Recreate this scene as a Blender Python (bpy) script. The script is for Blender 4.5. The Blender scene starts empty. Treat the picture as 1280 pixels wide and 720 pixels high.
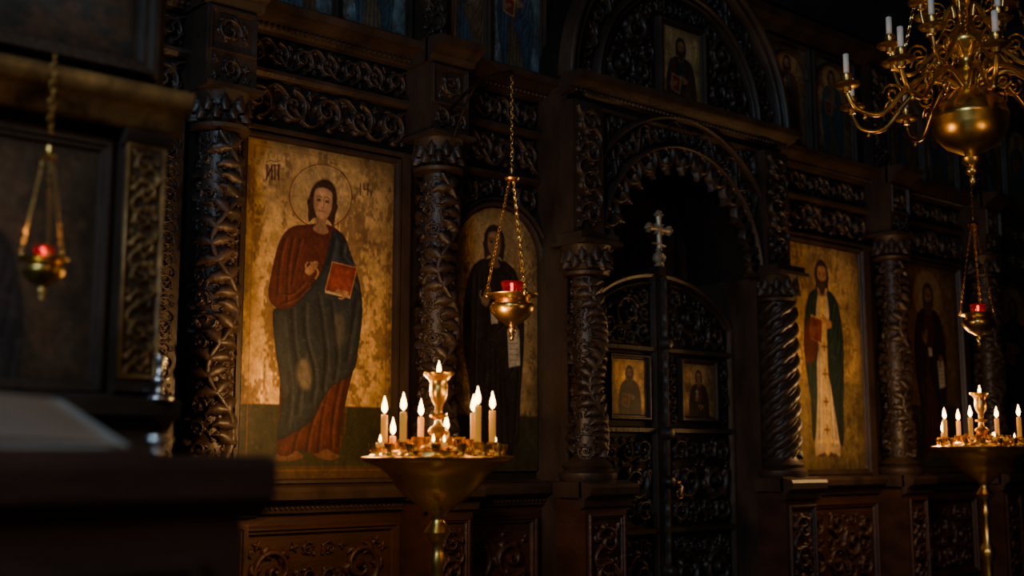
import bpy, math, random
import numpy as np
from mathutils import Matrix, Vector
pi=math.pi
# ------------------------------------------------------------------ materials
def newmat(name):
    m=bpy.data.materials.new(name); m.use_nodes=True
    nt=m.node_tree; b=nt.nodes['Principled BSDF']; return m,nt,b
def noisy(name,c1,c2,rough=(.35,.55),metal=0.0,scale=6,stretch=(1,1,1),bump=0.0,bscale=60,spec=.5,detail=6):
    m,nt,b=newmat(name); N=nt.nodes; L=nt.links
    tc=N.new('ShaderNodeTexCoord'); mp=N.new('ShaderNodeMapping'); mp.inputs['Scale'].default_value=stretch
    L.new(tc.outputs['Object'],mp.inputs[0])
    n=N.new('ShaderNodeTexNoise'); n.inputs['Scale'].default_value=scale; n.inputs['Detail'].default_value=detail
    L.new(mp.outputs[0],n.inputs['Vector'])
    r=N.new('ShaderNodeValToRGB'); r.color_ramp.elements[0].position=.3; r.color_ramp.elements[1].position=.72
    r.color_ramp.elements[0].color=(*c1,1); r.color_ramp.elements[1].color=(*c2,1)
    L.new(n.outputs['Fac'],r.inputs[0]); L.new(r.outputs[0],b.inputs['Base Color'])
    mr=N.new('ShaderNodeMapRange'); mr.inputs['To Min'].default_value=rough[0]; mr.inputs['To Max'].default_value=rough[1]
    L.new(n.outputs['Fac'],mr.inputs['Value']); L.new(mr.outputs[0],b.inputs['Roughness'])
    b.inputs['Metallic'].default_value=metal; b.inputs['Specular IOR Level'].default_value=spec
    if bump>0:
        n2=N.new('ShaderNodeTexNoise'); n2.inputs['Scale'].default_value=bscale; n2.inputs['Detail'].default_value=4
        L.new(mp.outputs[0],n2.inputs['Vector'])
        bp=N.new('ShaderNodeBump'); bp.inputs['Strength'].default_value=bump; bp.inputs['Distance'].default_value=.01
        L.new(n2.outputs['Fac'],bp.inputs['Height']); L.new(bp.outputs[0],b.inputs['Normal'])
    return m
WOOD=noisy('carved_dark_walnut',(.014,.0085,.0062),(.040,.024,.0165),(.34,.58),scale=5,stretch=(1,1,.5),bump=.35,bscale=45,spec=.42)
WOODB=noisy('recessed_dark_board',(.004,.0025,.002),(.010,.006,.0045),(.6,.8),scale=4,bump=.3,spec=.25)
WOODR=noisy('red_brown_panelling',(.016,.0065,.004),(.040,.015,.009),(.38,.6),scale=4,stretch=(.6,1,2),bump=.3,bscale=30,spec=.35)
BRASS=noisy('aged_brass',(.52,.31,.07),(.78,.50,.14),(.20,.40),metal=1,scale=9)
BRASSD=noisy('tarnished_brass',(.30,.17,.06),(.55,.34,.13),(.25,.45),metal=1,scale=14)
GILT=noisy('worn_gilding',(.035,.018,.008),(.38,.21,.065),(.35,.55),metal=.6,scale=9,bump=.3)
SILVER=noisy('old_silver',(.4,.4,.42),(.75,.74,.72),(.2,.35),metal=1,scale=10)
CROSSM=noisy('pale_gilt_cross',(.30,.22,.13),(.54,.42,.26),(.35,.5),metal=.3,scale=14)
CURT=noisy('dark_red_curtain',(.020,.003,.003),(.045,.007,.006),(.8,.95),scale=3)
PLAS=noisy('dark_plaster',(.020,.017,.016),(.045,.038,.034),(.7,.9),scale=2,bump=.2)
STONE=noisy('worn_stone_floor',(.030,.024,.020),(.07,.055,.045),(.3,.6),scale=2.5,bump=.2)
IRON=noisy('black_iron',(.01,.01,.01),(.03,.025,.02),(.4,.6),metal=.8,scale=10)
PAPER=noisy('book_paper',(.24,.225,.20),(.32,.295,.26),(.7,.9),scale=8)
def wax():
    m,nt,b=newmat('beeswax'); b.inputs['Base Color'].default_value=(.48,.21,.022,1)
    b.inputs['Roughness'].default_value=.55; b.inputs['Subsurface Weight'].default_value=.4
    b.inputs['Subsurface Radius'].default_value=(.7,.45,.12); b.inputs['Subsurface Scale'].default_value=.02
    b.inputs['Emission Color'].default_value=(1,.40,.04,1); b.inputs['Emission Strength'].default_value=.35  # added emission: flame glow through the wax, put into the material
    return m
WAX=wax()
WAXW=noisy('white_wax',(.6,.58,.52),(.75,.72,.66),(.5,.6),scale=20)
def emit(name,c,s):
    m,nt,b=newmat(name); b.inputs['Base Color'].default_value=(*c,1)
    b.inputs['Emission Color'].default_value=(*c,1); b.inputs['Emission Strength'].default_value=s; return m
FLAME=emit('candle_flame',(1,.56,.14),24)
def glass(name,c,em):
    m,nt,b=newmat(name); b.inputs['Base Color'].default_value=(*c,1); b.inputs['Roughness'].default_value=.08
    b.inputs['Transmission Weight'].default_value=.7
    b.inputs['Emission Color'].default_value=(*c,1); b.inputs['Emission Strength'].default_value=em
    return m
RGLASS=glass('ruby_glass',(.50,.006,.005),.06)
PANE=emit('added_window_pane',(.25,.42,.75),1.2)  # glowing pane of the unseen, added window
def iconmat():
    m,nt,b=newmat('painted_icon_panel'); N=nt.nodes; L=nt.links
    a=N.new('ShaderNodeAttribute'); a.attribute_name='paint'
    tc=N.new('ShaderNodeTexCoord')
    n=N.new('ShaderNodeTexNoise'); n.inputs['Scale'].default_value=16; n.inputs['Detail'].default_value=10; n.inputs['Roughness'].default_value=.75
    mp=N.new('ShaderNodeMapping'); mp.inputs['Scale'].default_value=(1.2,1,.75)
    L.new(tc.outputs['Object'],mp.inputs[0]); L.new(mp.outputs[0],n.inputs['Vector'])
    mr=N.new('ShaderNodeMapRange'); mr.inputs['From Min'].default_value=.3; mr.inputs['From Max'].default_value=.65
    mr.inputs['To Min'].default_value=.45; mr.inputs['To Max'].default_value=1.12
    L.new(n.outputs['Fac'],mr.inputs['Value'])
    mx=N.new('ShaderNodeVectorMath'); mx.operation='SCALE'
    L.new(a.outputs['Color'],mx.inputs[0]); L.new(mr.outputs[0],mx.inputs['Scale'])
    L.new(mx.outputs[0],b.inputs['Base Color'])
    mm=N.new('ShaderNodeMath'); mm.operation='MULTIPLY'; mm.inputs[1].default_value=.62
    L.new(a.outputs['Alpha'],mm.inputs[0]); L.new(mm.outputs[0],b.inputs['Metallic'])
    r2=N.new('ShaderNodeMapRange'); r2.inputs['To Min'].default_value=.64; r2.inputs['To Max'].default_value=.38
    L.new(n.outputs['Fac'],r2.inputs['Value']); L.new(r2.outputs[0],b.inputs['Roughness'])
    b.inputs['Specular IOR Level'].default_value=.3
    bp=N.new('ShaderNodeBump'); bp.inputs['Strength'].default_value=.35; bp.inputs['Distance'].default_value=.006
    L.new(n.outputs['Fac'],bp.inputs['Height']); L.new(bp.outputs[0],b.inputs['Normal'])
    return m
ICONM=iconmat()
# ------------------------------------------------------------------ mesh builder
def empty(name,loc=(0,0,0)):
    o=bpy.data.objects.new(name,None); o.location=loc; bpy.context.collection.objects.link(o); return o
def attach(o,parent):
    if parent is not None:
        o.parent=parent; o.matrix_parent_inverse=Matrix.Translation(-Vector(parent.location))
class MB:
    def __init__(s): s.V=[]; s.F=[]; s.n=0
    def add(s,v,f):
        v=np.asarray(v,float); s.V.append(v); f=np.asarray(f)+s.n; s.F.extend(f.tolist()); s.n+=len(v)
    def box(s,x0,x1,y0,y1,z0,z1):
        v=[(x,y,z) for x in (x0,x1) for y in (y0,y1) for z in (z0,z1)]
        s.add(v,[(0,1,3,2),(4,6,7,5),(0,4,5,1),(2,3,7,6),(0,2,6,4),(1,5,7,3)])
    def panel(s,x0,x1,z0,z1,y,d,b=.012):
        v=[(x0,y,z0),(x1,y,z0),(x1,y,z1),(x0,y,z1),(x0+b,y-d,z0+b),(x1-b,y-d,z0+b),(x1-b,y-d,z1-b),(x0+b,y-d,z1-b)]
        s.add(v,[(4,5,6,7),(0,1,5,4),(1,2,6,5),(2,3,7,6),(3,0,4,7)])
    def frame(s,x0,x1,z0,z1,w,y,d):
        prof=[(0,0),(.0,.55),(.18,1),(.42,1),(.55,.6),(.8,.6),(1,.15),(1,0)]
        V=[]
        for a,b in prof:
            o=a*w
            V+= [(x0+o,y-b*d,z0+o),(x1-o,y-b*d,z0+o),(x1-o,y-b*d,z1-o),(x0+o,y-b*d,z1-o)]
        F=[]
        for i in range(len(prof)-1):
            for k in range(4):
                F.append((4*i+k,4*i+(k+1)%4,4*i+4+(k+1)%4,4*i+4+k))
        s.add(V,F)
    def mould(s,x0,x1,y,prof):
        V=[];n=len(prof)
        for d,z in prof: V.append((x0,y-d,z))
        for d,z in prof: V.append((x1,y-d,z))
        F=[(i,i+1,n+i+1,n+i) for i in range(n-1)]
        s.add(V,F)
        for x in (x0,x1):
            P=[(x,y-d,z) for d,z in prof]+[(x,y+.02,prof[-1][1]),(x,y+.02,prof[0][1])]
            c=len(P); v=np.asarray(P,float); s.V.append(v); s.F.append([s.n+i for i in range(c)]); s.n+=c
    def lathe(s,prof,c=(0,0,0),seg=24,sc=1.0):
        V=[];F=[];n=len(prof)
        for r,z in prof:
            for k in range(seg):
                a=2*pi*k/seg; V.append((c[0]+r*sc*math.cos(a),c[1]+r*sc*math.sin(a),c[2]+z*sc))
        for i in range(n-1):
            for k in range(seg):
                F.append((i*seg+k,i*seg+(k+1)%seg,(i+1)*seg+(k+1)%seg,(i+1)*seg+k))
        s.add(V,F)
    def tube(s,P,R,seg=8,closed=False):
        P=np.asarray(P,float); n=len(P); R=np.ones(n)*R
        T=np.gradient(P,axis=0)
        if closed: T=np.roll(P,-1,0)-np.roll(P,1,0)
        T/= np.linalg.norm(T,axis=1)[:,None]+1e-9
        up=np.array([0,0,1.0]) if abs(T[:,2]).mean()<.8 else np.array([1.0,0,0])
        A=np.cross(T,up); A/=np.linalg.norm(A,axis=1)[:,None]+1e-9
        B=np.cross(T,A)
        V=[];
        for k in range(seg):
            a=2*pi*k/seg; V.append(P+(A*math.cos(a)+B*math.sin(a))*R[:,None])
        V=np.stack(V,1).reshape(-1,3)
        F=[];m=n if closed else n-1
        for i in range(m):
            j=(i+1)%n
            for k in range(seg):
                F.append((i*seg+k,i*seg+(k+1)%seg,j*seg+(k+1)%seg,j*seg+k))
        s.add(V,F)
    def ribbon(s,P,w,h,mapf,d0=0):
        P=np.asarray(P,float); T=np.gradient(P,axis=0); T/=np.linalg.norm(T,axis=1)[:,None]+1e-9
        Nn=np.stack([-T[:,1],T[:,0]],1); n=len(P)
        w=np.ones(n)*w; h=np.ones(n)*h
        a=np.array([-1,-.6,0,.6,1]); b=np.array([0,.8,1,.8,0])
        Q=P[:,None,:]+Nn[:,None,:]*(w[:,None]*a[None,:])[:,:,None]
        D=d0+h[:,None]*b[None,:]
        V=mapf(Q[...,0].ravel(),Q[...,1].ravel(),D.ravel())
        i=np.arange(n-1)[:,None]; j=np.arange(4)[None,:]
        q=(i*5+j).ravel()
        s.add(V,np.stack([q,q+1,q+6,q+5],1))
    def dome(s,cx,cz,r,h,mapf,seg=8):
        X=[cx];Z=[cz];D=[h]
        for rr,hh in ((.55,.85),(.9,.4),(1,0)):
            for k in range(seg):
                a=2*pi*k/seg; X.append(cx+r*rr*math.cos(a)); Z.append(cz+r*rr*math.sin(a)); D.append(h*hh)
        V=mapf(np.array(X),np.array(Z),np.array(D))
        F=[(0,1+k,1+(k+1)%seg) for k in range(seg)]
        for g in range(2):
            for k in range(seg): F.append((1+g*seg+k,1+g*seg+(k+1)%seg,1+(g+1)*seg+(k+1)%seg,1+(g+1)*seg+k))
        v=np.asarray(V); s.V.append(v); s.F.extend([[q+s.n for q in f] for f in F]); s.n+=len(v)
    def build(s,name,mat,parent=None,smooth=True,angle=None):
        me=bpy.data.meshes.new(name); me.from_pydata(np.concatenate(s.V).tolist(),[],s.F)
        me.materials.append(mat)
        if smooth:
            me.polygons.foreach_set('use_smooth',[True]*len(me.polygons))
            if angle:
                try: me.set_sharp_from_angle(angle=math.radians(angle))
                except Exception: pass
        me.update()
        o=bpy.data.objects.new(name,me); bpy.context.collection.objects.link(o)
        attach(o,parent); return o
def flat(y): return lambda X,Z,D: np.stack([X,y-D,Z],1)
def cyl(cx,cy,R): 
    def f(X,Z,D):
        a=X/R; return np.stack([cx+(R+D)*np.sin(a),cy-(R+D)*np.cos(a),Z],1)
    return f
def polar(cx,cz,rm,y):
    def f(X,Z,D):
        a=pi-X/rm; return np.stack([cx+Z*np.cos(a),y-D,cz+Z*np.sin(a)],1)
    return f
# ---------------------------------------------------------------- carving
def leaf(mb,x,z,ang,L,mapf,h,curl=.9,wd=.34):
    n=9; t=np.linspace(0,1,n); a=ang+curl*t
    st=L/(n-1); px=x+np.concatenate([[0],np.cumsum(np.cos(a[:-1])*st)]); pz=z+np.concatenate([[0],np.cumsum(np.sin(a[:-1])*st)])
    w=L*wd*np.sin(pi*np.clip(t,.05,.97)**.75)*(1+.28*np.array([0,1,-1,1,-1,1,-1,1,0]))
    mb.ribbon(np.stack([px,pz],1),w,h*(1.0-.35*t),mapf)
def spiral(mb,cx,cz,R,d,ph,mapf,hh):
    n=24; t=np.linspace(0,1,n)
    ang=ph+d*t*2*pi*1.3; rad=R*(.84*(1-t)**.85+.10)
    P=np.stack([cx+rad*np.cos(ang),cz+rad*np.sin(ang)],1)
    w=R*.125*(1-.3*t)*(1+.25*np.abs(np.sin(t*9*pi)))
    mb.ribbon(P,w,hh*(.75+.35*t),mapf)
    mb.dome(cx,cz,R*.2,hh*1.3,mapf,7)
    for k in (0,3,6,9,12,15):
        a=ang[k]+d*pi/2
        leaf(mb,P[k,0],P[k,1],a-d*.75,R*.50,mapf,hh*.85,curl=d*1.6,wd=.36)
        if k<12: leaf(mb,P[k,0],P[k,1],a+d*.6,R*.42,mapf,hh*.7,curl=d*1.2,wd=.36)
def rosette(mb,x,z,r,ph,mapf,h):
    for k in range(4): leaf(mb,x,z,ph+k*pi/2,r*1.02,mapf,h*.8,curl=.8,wd=.36)
    mb.dome(x,z,r*.26,h,mapf,6)
def carve(mb,inside,bb,rs,mapf,seed=1,seeds=(),mirror=None,dens=14,depth=.026):
    rng=random.Random(seed); C=[tuple(c) for c in seeds]
    x0,x1,z0,z1=bb
    if mirror is not None: x1=min(x1,mirror)
    ar=(x1-x0)*(z1-z0); arr=np.array([(c[0],c[1],c[2]) for c in C]) if C else np.zeros((0,3))
    for r in rs:
        for _ in range(int(dens*ar/(r*r))+4):
            x=rng.uniform(x0+r*.9,max(x0+r,x1-r*.9)); z=rng.uniform(z0+r*.9,max(z0+r,z1-r*.9))
            if mirror is not None and x+r*.95>mirror: continue
            if not inside(x,z,r*.95): continue
            if len(arr) and (np.hypot(arr[:,0]-x,arr[:,1]-z)<(arr[:,2]+r)*.95).any(): continue
            C.append((x,z,r,rng.choice((-1,1)),rng.uniform(0,6.28))); arr=np.vstack([arr,[x,z,r]])
    big=max(rs)*.42
    def put(x,z,r,d,ph):
        if r>=max(.034,big*.7): spiral(mb,x,z,r,d,ph,mapf,min(depth,r*.42))
        else: rosette(mb,x,z,r,ph,mapf,min(depth*.85,r*.7))
    for c in C:
        put(*c)
        if mirror is not None: put(2*mirror-c[0],c[1],c[2],-c[3],pi-c[4])
def rect(x0,x1,z0,z1): return lambda x,z,r: x-r>=x0 and x+r<=x1 and z-r>=z0 and z+r<=z1
def band(mb,x0,x1,z0,z1,mapf,seed=1,depth=.026):
    H=z1-z0; L=x1-x0; n=max(1,int(round(L/(H*.92)))); st=L/n; zc=(z0+z1)/2
    r=min(H*.45,st*.48); S=[]
    for i in range(n):
        up=i%2==0; S.append((x0+(i+.5)*st,zc+(.02*H if up else -.02*H),r,1 if up else -1,(-pi/2 if up else pi/2)))
    m=n*8+1; xs=np.linspace(x0,x1,m); zs=zc-H*.44*np.cos(pi*(xs-x0)/st)
    mb.ribbon(np.stack([xs,zs],1),H*.05,depth*.7,mapf)
    carve(mb,rect(x0,x1,z0,z1),(x0,x1,z0,z1),[H*.12,H*.09],mapf,seed,S,dens=6,depth=depth)
def vband(mb,x0,x1,z0,z1,mapf,seed=1,depth=.026):
    g=lambda X,Z,D: mapf(Z,X,D)
    band(mb,z0,z1,x0,x1,g,seed,depth)
# ---------------------------------------------------------------- icon painter
def vnoise(ny,nx,cell,rng,ky=1.0):
    cy_=cell*ky
    gy=int(ny/cy_)+3; gx=int(nx/cell)+3; g=rng.random((gy,gx))
    y=np.arange(ny)/cy_; x=np.arange(nx)/cell; yi=y.astype(int); xi=x.astype(int); fy=(y-yi); fx=(x-xi)
    fy=fy*fy*(3-2*fy); fx=fx*fx*(3-2*fx)
    a=g[yi][:,xi]; b=g[yi][:,xi+1]; c=g[yi+1][:,xi]; d=g[yi+1][:,xi+1]
    return (a*(1-fx)+b*fx)*(1-fy)[:,None]+(c*(1-fx)+d*fx)*fy[:,None]
def smooth_poly(P,k=4,closed=True):
    P=np.asarray(P,float); n=len(P); out=[]
    for i in range(n if closed else n-1):
        if closed: p0,p1,p2,p3=P[i-1],P[i],P[(i+1)%n],P[(i+2)%n]
        else: p0,p1,p2,p3=P[max(i-1,0)],P[i],P[i+1],P[min(i+2,n-1)]
        for j in range(k):
            t=j/k; out.append(.5*((2*p1)+(-p0+p2)*t+(2*p0-5*p1+4*p2-p3)*t*t+(-p0+3*p1-3*p2+p3)*t**3))
    if not closed: out.append(P[-1])
    return np.array(out)
class Icon:
    def __init__(s,x0,x1,z0,z1,nx,ny,quad=None,gold=(.62,.42,.17),seed=1,gm=1.0,worn=1.0):
        s.x0,s.x1,s.z0,s.z1,s.nx,s.ny=x0,x1,z0,z1,nx,ny
        W=(x1-x0)*100;H=(z1-z0)*100
        q=quad or [(0,0),(W,0),(W,H),(0,H)]; q=np.array(q,float)
        u=np.linspace(0,1,nx)[None,:,None]; v=np.linspace(0,1,ny)[:,None,None]
        G=(q[0]*(1-u)+q[1]*u)*(1-v)+(q[3]*(1-u)+q[2]*u)*v
        s.X=G[...,0]; s.Y=G[...,1]
        rng=np.random.default_rng(seed); s.rng=rng
        n=.5*vnoise(ny,nx,nx/3.5,rng)+.3*vnoise(ny,nx,nx/9,rng)+.2*vnoise(ny,nx,nx/24,rng)
        s.n=n; f=np.clip((n-.32)/.35,0,1)[...,None]
        g=np.array(gold); s.C=g*(.55+.6*f)
        st=.35*vnoise(ny,nx,nx/12,rng,2.2)+.35*vnoise(ny,nx,nx/30,rng,2.0)+.3*vnoise(ny,nx,nx/70,rng,1.5)
        s.st=st
        big=vnoise(ny,nx,nx/4,rng,1.3)
        V_=np.linspace(0,1,ny)[:,None]
        wm=np.clip((st+.22*big+.06*V_-.61)/.14,0,1)*worn
        s.C=s.C*(1-.76*wm[...,None])+np.array((.09,.042,.02))*.76*wm[...,None]
        s.A=np.ones((ny,nx))*gm*(1-.6*wm)
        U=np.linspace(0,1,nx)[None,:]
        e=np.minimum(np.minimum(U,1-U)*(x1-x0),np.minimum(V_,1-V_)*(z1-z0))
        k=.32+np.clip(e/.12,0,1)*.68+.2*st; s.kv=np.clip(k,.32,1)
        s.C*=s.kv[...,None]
    def blend(s,sl,a,col,gm=0.0):
        a3=a[...,None]; s.C[sl]=s.C[sl]*(1-a3)+np.asarray(col)*a3
        s.A[sl]=s.A[sl]*(1-a)+gm*a
    def win(s,x0,x1,y0,y1):
        m=(s.X>=x0)&(s.X<=x1)&(s.Y>=y0)&(s.Y<=y1)
        r=np.where(m.any(1))[0]; c=np.where(m.any(0))[0]
        if len(r)==0 or len(c)==0: return None
        return (slice(r[0],r[-1]+1),slice(c[0],c[-1]+1))
    def dist(s,P,sl,closed):
        X=s.X[sl];Y=s.Y[sl]; d=np.full(X.shape,1e9); ins=np.zeros(X.shape,bool); n=len(P)
        for i in range(n if closed else n-1):
            a=P[i];b=P[(i+1)%n]; ab=b-a; L=ab@ab+1e-9
            t=np.clip(((X-a[0])*ab[0]+(Y-a[1])*ab[1])/L,0,1)
            d=np.minimum(d,(X-a[0]-t*ab[0])**2+(Y-a[1]-t*ab[1])**2)
            if closed:
                c=((a[1]>Y)!=(b[1]>Y))&(X<(b[0]-a[0])*(Y-a[1])/(b[1]-a[1]+1e-12)+a[0]); ins^=c
        return np.sqrt(d),ins
    def fill(s,P,col,soft=.8,edge=.35,ew=5,gm=0.0,sm=True,alpha=1.0):
        P=smooth_poly(P) if sm else np.asarray(P,float)
        sl=s.win(P[:,0].min()-2,P[:,0].max()+2,P[:,1].min()-2,P[:,1].max()+2)
        if sl is None: return
        d,ins=s.dist(P,sl,True); sd=np.where(ins,d,-d)
        a=np.clip(sd/soft+.5,0,1)*alpha
        sh=1-edge*np.exp(-np.maximum(sd,0)/ew)
        c=np.asarray(col)[None,None,:]*sh[...,None]*(.65+.7*s.n[sl][...,None])
        s.blend(sl,a,c,gm)
    def line(s,P,col,w=1.0,alpha=1.0,sm=True,closed=False,gm=0.0):
        P=smooth_poly(P,4,closed) if sm else np.asarray(P,float)
        m=w*2+1; sl=s.win(P[:,0].min()-m,P[:,0].max()+m,P[:,1].min()-m,P[:,1].max()+m)
        if sl is None: return
        d,_=s.dist(P,sl,closed); a=np.clip((w-d)/(w*.8)+.1,0,1)*alpha
        s.blend(sl,a,col,gm)
    def ell(s,cx,cy,rx,ry,col,edge=.3,soft=.15,alpha=1.0,gm=0.0,rot=0):
        m=max(rx,ry)*1.3; sl=s.win(cx-m,cx+m,cy-m,cy+m)
        if sl is None: return
        dx=s.X[sl]-cx;dy=s.Y[sl]-cy; c,n=math.cos(rot),math.sin(rot)
        q=np.hypot((dx*c+dy*n)/rx,(-dx*n+dy*c)/ry)
        a=np.clip((1-q)/soft+.5,0,1)*alpha
        col=np.asarray(col)[None,None,:]*(1-edge*np.clip(q,0,1)**3)[...,None]
        s.blend(sl,a,col,gm)
    def ring(s,cx,cy,rx,ry,col,w,alpha=1,gm=.3):
        t=np.linspace(0,2*pi,40,endpoint=False)
        s.line(np.stack([cx+rx*np.cos(t),cy+ry*np.sin(t)],1),col,w,alpha,sm=False,closed=True,gm=gm)
    def face(s,cx,cy,rx,ry,skin,hair,beard=False,rot=0.0):
        c,n=math.cos(rot),math.sin(rot)
        def T(x,y): return (cx+(x*c-y*n)*rx,cy+(x*n+y*c)*ry)
        def E(x,y,a,b,col,**k): p=T(x,y); s.ell(p[0],p[1],a*rx,b*ry,col,rot=rot,**k)
        E(0,-.18,1.38,1.30,hair,edge=.5)
        s.fill([T(-1.3,-.1),T(-1.36,.6),T(-1.2,1.35),T(-.6,1.0),T(.6,1.0),T(1.15,1.3),T(1.3,.6),T(1.28,-.1)],hair,edge=.4,ew=2)
        s.fill([T(-.42,.6),T(.42,.6),T(.46,1.3),T(.75,1.75),T(0,1.95),T(-.75,1.75),T(-.46,1.3)],np.array(skin)*.62,edge=.2,ew=2)
        if beard: s.fill([T(-.95,.2),T(-.8,1.0),T(-.3,1.65),T(0,1.8),T(.3,1.65),T(.8,1.0),T(.95,.2)],hair,edge=.4,ew=2)
        s.fill([T(-.80,-.70),T(-.90,-.1),T(-.82,.45),T(-.48,.93),T(0,1.12),T(.48,.93),T(.82,.45),T(.90,-.1),T(.80,-.70),T(0,-.92)],skin,edge=.45,ew=rx*.2)
        E(-.05,-.5,.5,.28,np.array(skin)*1.25,edge=.0,soft=.8,alpha=.6)
        if beard:
            s.fill([T(-.85,.35),T(-.4,.42),T(0,.45),T(.4,.42),T(.85,.35),T(.7,1.1),T(0,1.6),T(-.7,1.1)],hair,edge=.2,ew=2)
        dk=np.array(skin)*.22
        for sx in (-1,1):
            E(sx*.40,-.10,.22,.10,dk,edge=0)
            s.line([T(sx*.15,-.28),T(sx*.4,-.36),T(sx*.66,-.24)],dk,rx*.07,.9)
            E(sx*.42,.22,.28,.2,np.array(skin)*.7,edge=0,soft=.9,alpha=.5)
            E(sx*.3,.3,.16,.14,np.array(skin)*1.2,edge=0,soft=.9,alpha=.5)
        s.line([T(.04,-.2),T(.12,.15),T(.1,.3),T(-.08,.32)],np.array(skin)*.45,rx*.07,.9)
        s.line([T(-.05,-.25),T(-.03,.2)],np.array(skin)*1.35,rx*.07,.7)
        s.line([T(-.28,.55),T(0,.52),T(.28,.55)],(.18,.05,.03),rx*.08,.9)
        if not beard: E(0,.85,.3,.12,np.array(skin)*1.15,edge=0,soft=.9,alpha=.5)
    def hand(s,x,y,sz,ang,skin):
        c,n=math.cos(ang),math.sin(ang)
        def T(a,b): return (x+(a*c-b*n)*sz,y+(a*n+b*c)*sz)
        s.fill([T(-.5,-.4),T(.3,-.45),T(.45,0),T(.3,.42),T(-.5,.35)],skin,edge=.35,ew=sz*.3,soft=.5)
        for k,(b,l) in enumerate(((-.34,.95),(-.12,1.15),(.1,1.08),(.3,.85))):
            s.line([T(.2,b),T(.2+l*.5,b*.95-.05),T(.2+l,b*.8)],np.array(skin)*(1.05-.08*k),sz*.11,1)
        s.line([T(-.2,-.35),T(.15,-.8),T(.55,-.85)],skin,sz*.13,1)
        s.line([T(.1,-.22),T(1.0,-.2)],np.array(skin)*.45,sz*.035,.8); s.line([T(.1,.0),T(1.0,-.02)],np.array(skin)*.45,sz*.035,.8)
        s.line([T(.1,.2),T(.95,.16)],np.array(skin)*.45,sz*.035,.8)
    def build(s,name,y,parent=None,arch=False,arc_h=None):
        nx,ny=s.nx,s.ny
        # aged varnish: fine crackle mottling and abraded flecks over all the paint
        fine=.5*vnoise(ny,nx,max(2.2,nx/55),s.rng)+.5*vnoise(ny,nx,max(1.6,nx/100),s.rng)
        s.C*= (.72+.55*fine)[...,None]
        ab=np.clip((.6*fine+.4*s.st-.66)/.08,0,1)*.12
        s.C=s.C*(1-ab[...,None])+np.array((.20,.13,.07))*ab[...,None]
        xs=np.linspace(s.x0,s.x1,nx); zs=np.linspace(s.z1,s.z0,ny)
        XX,ZZ=np.meshgrid(xs,zs)
        V=np.stack([XX.ravel(),np.full(XX.size,y),ZZ.ravel()],1)
        idx=np.arange(nx*ny).reshape(ny,nx)
        keep=np.ones((ny-1,nx-1),bool)
        if arch:
            r=(s.x1-s.x0)/2; cx=(s.x0+s.x1)/2; ah=arc_h or r; zc=s.z1-ah
            cxm=(XX[:-1,:-1]+XX[1:,1:])/2; czm=(ZZ[:-1,:-1]+ZZ[1:,1:])/2
            keep=~((czm>zc)&(((cxm-cx)/r)**2+((czm-zc)/ah)**2>1.02))
        F=np.stack([idx[:-1,:-1],idx[1:,:-1],idx[1:,1:],idx[:-1,1:]],-1)[keep]
        me=bpy.data.meshes.new(name); me.from_pydata(V.tolist(),[],F.tolist())
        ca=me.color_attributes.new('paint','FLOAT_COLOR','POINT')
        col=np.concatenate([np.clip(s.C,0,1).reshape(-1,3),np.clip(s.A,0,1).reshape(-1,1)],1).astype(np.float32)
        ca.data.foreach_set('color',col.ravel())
        me.materials.append(ICONM); me.update()
        o=bpy.data.objects.new(name,me); bpy.context.collection.objects.link(o); attach(o,parent)
        return o
SK=(.36,.19,.09)
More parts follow.
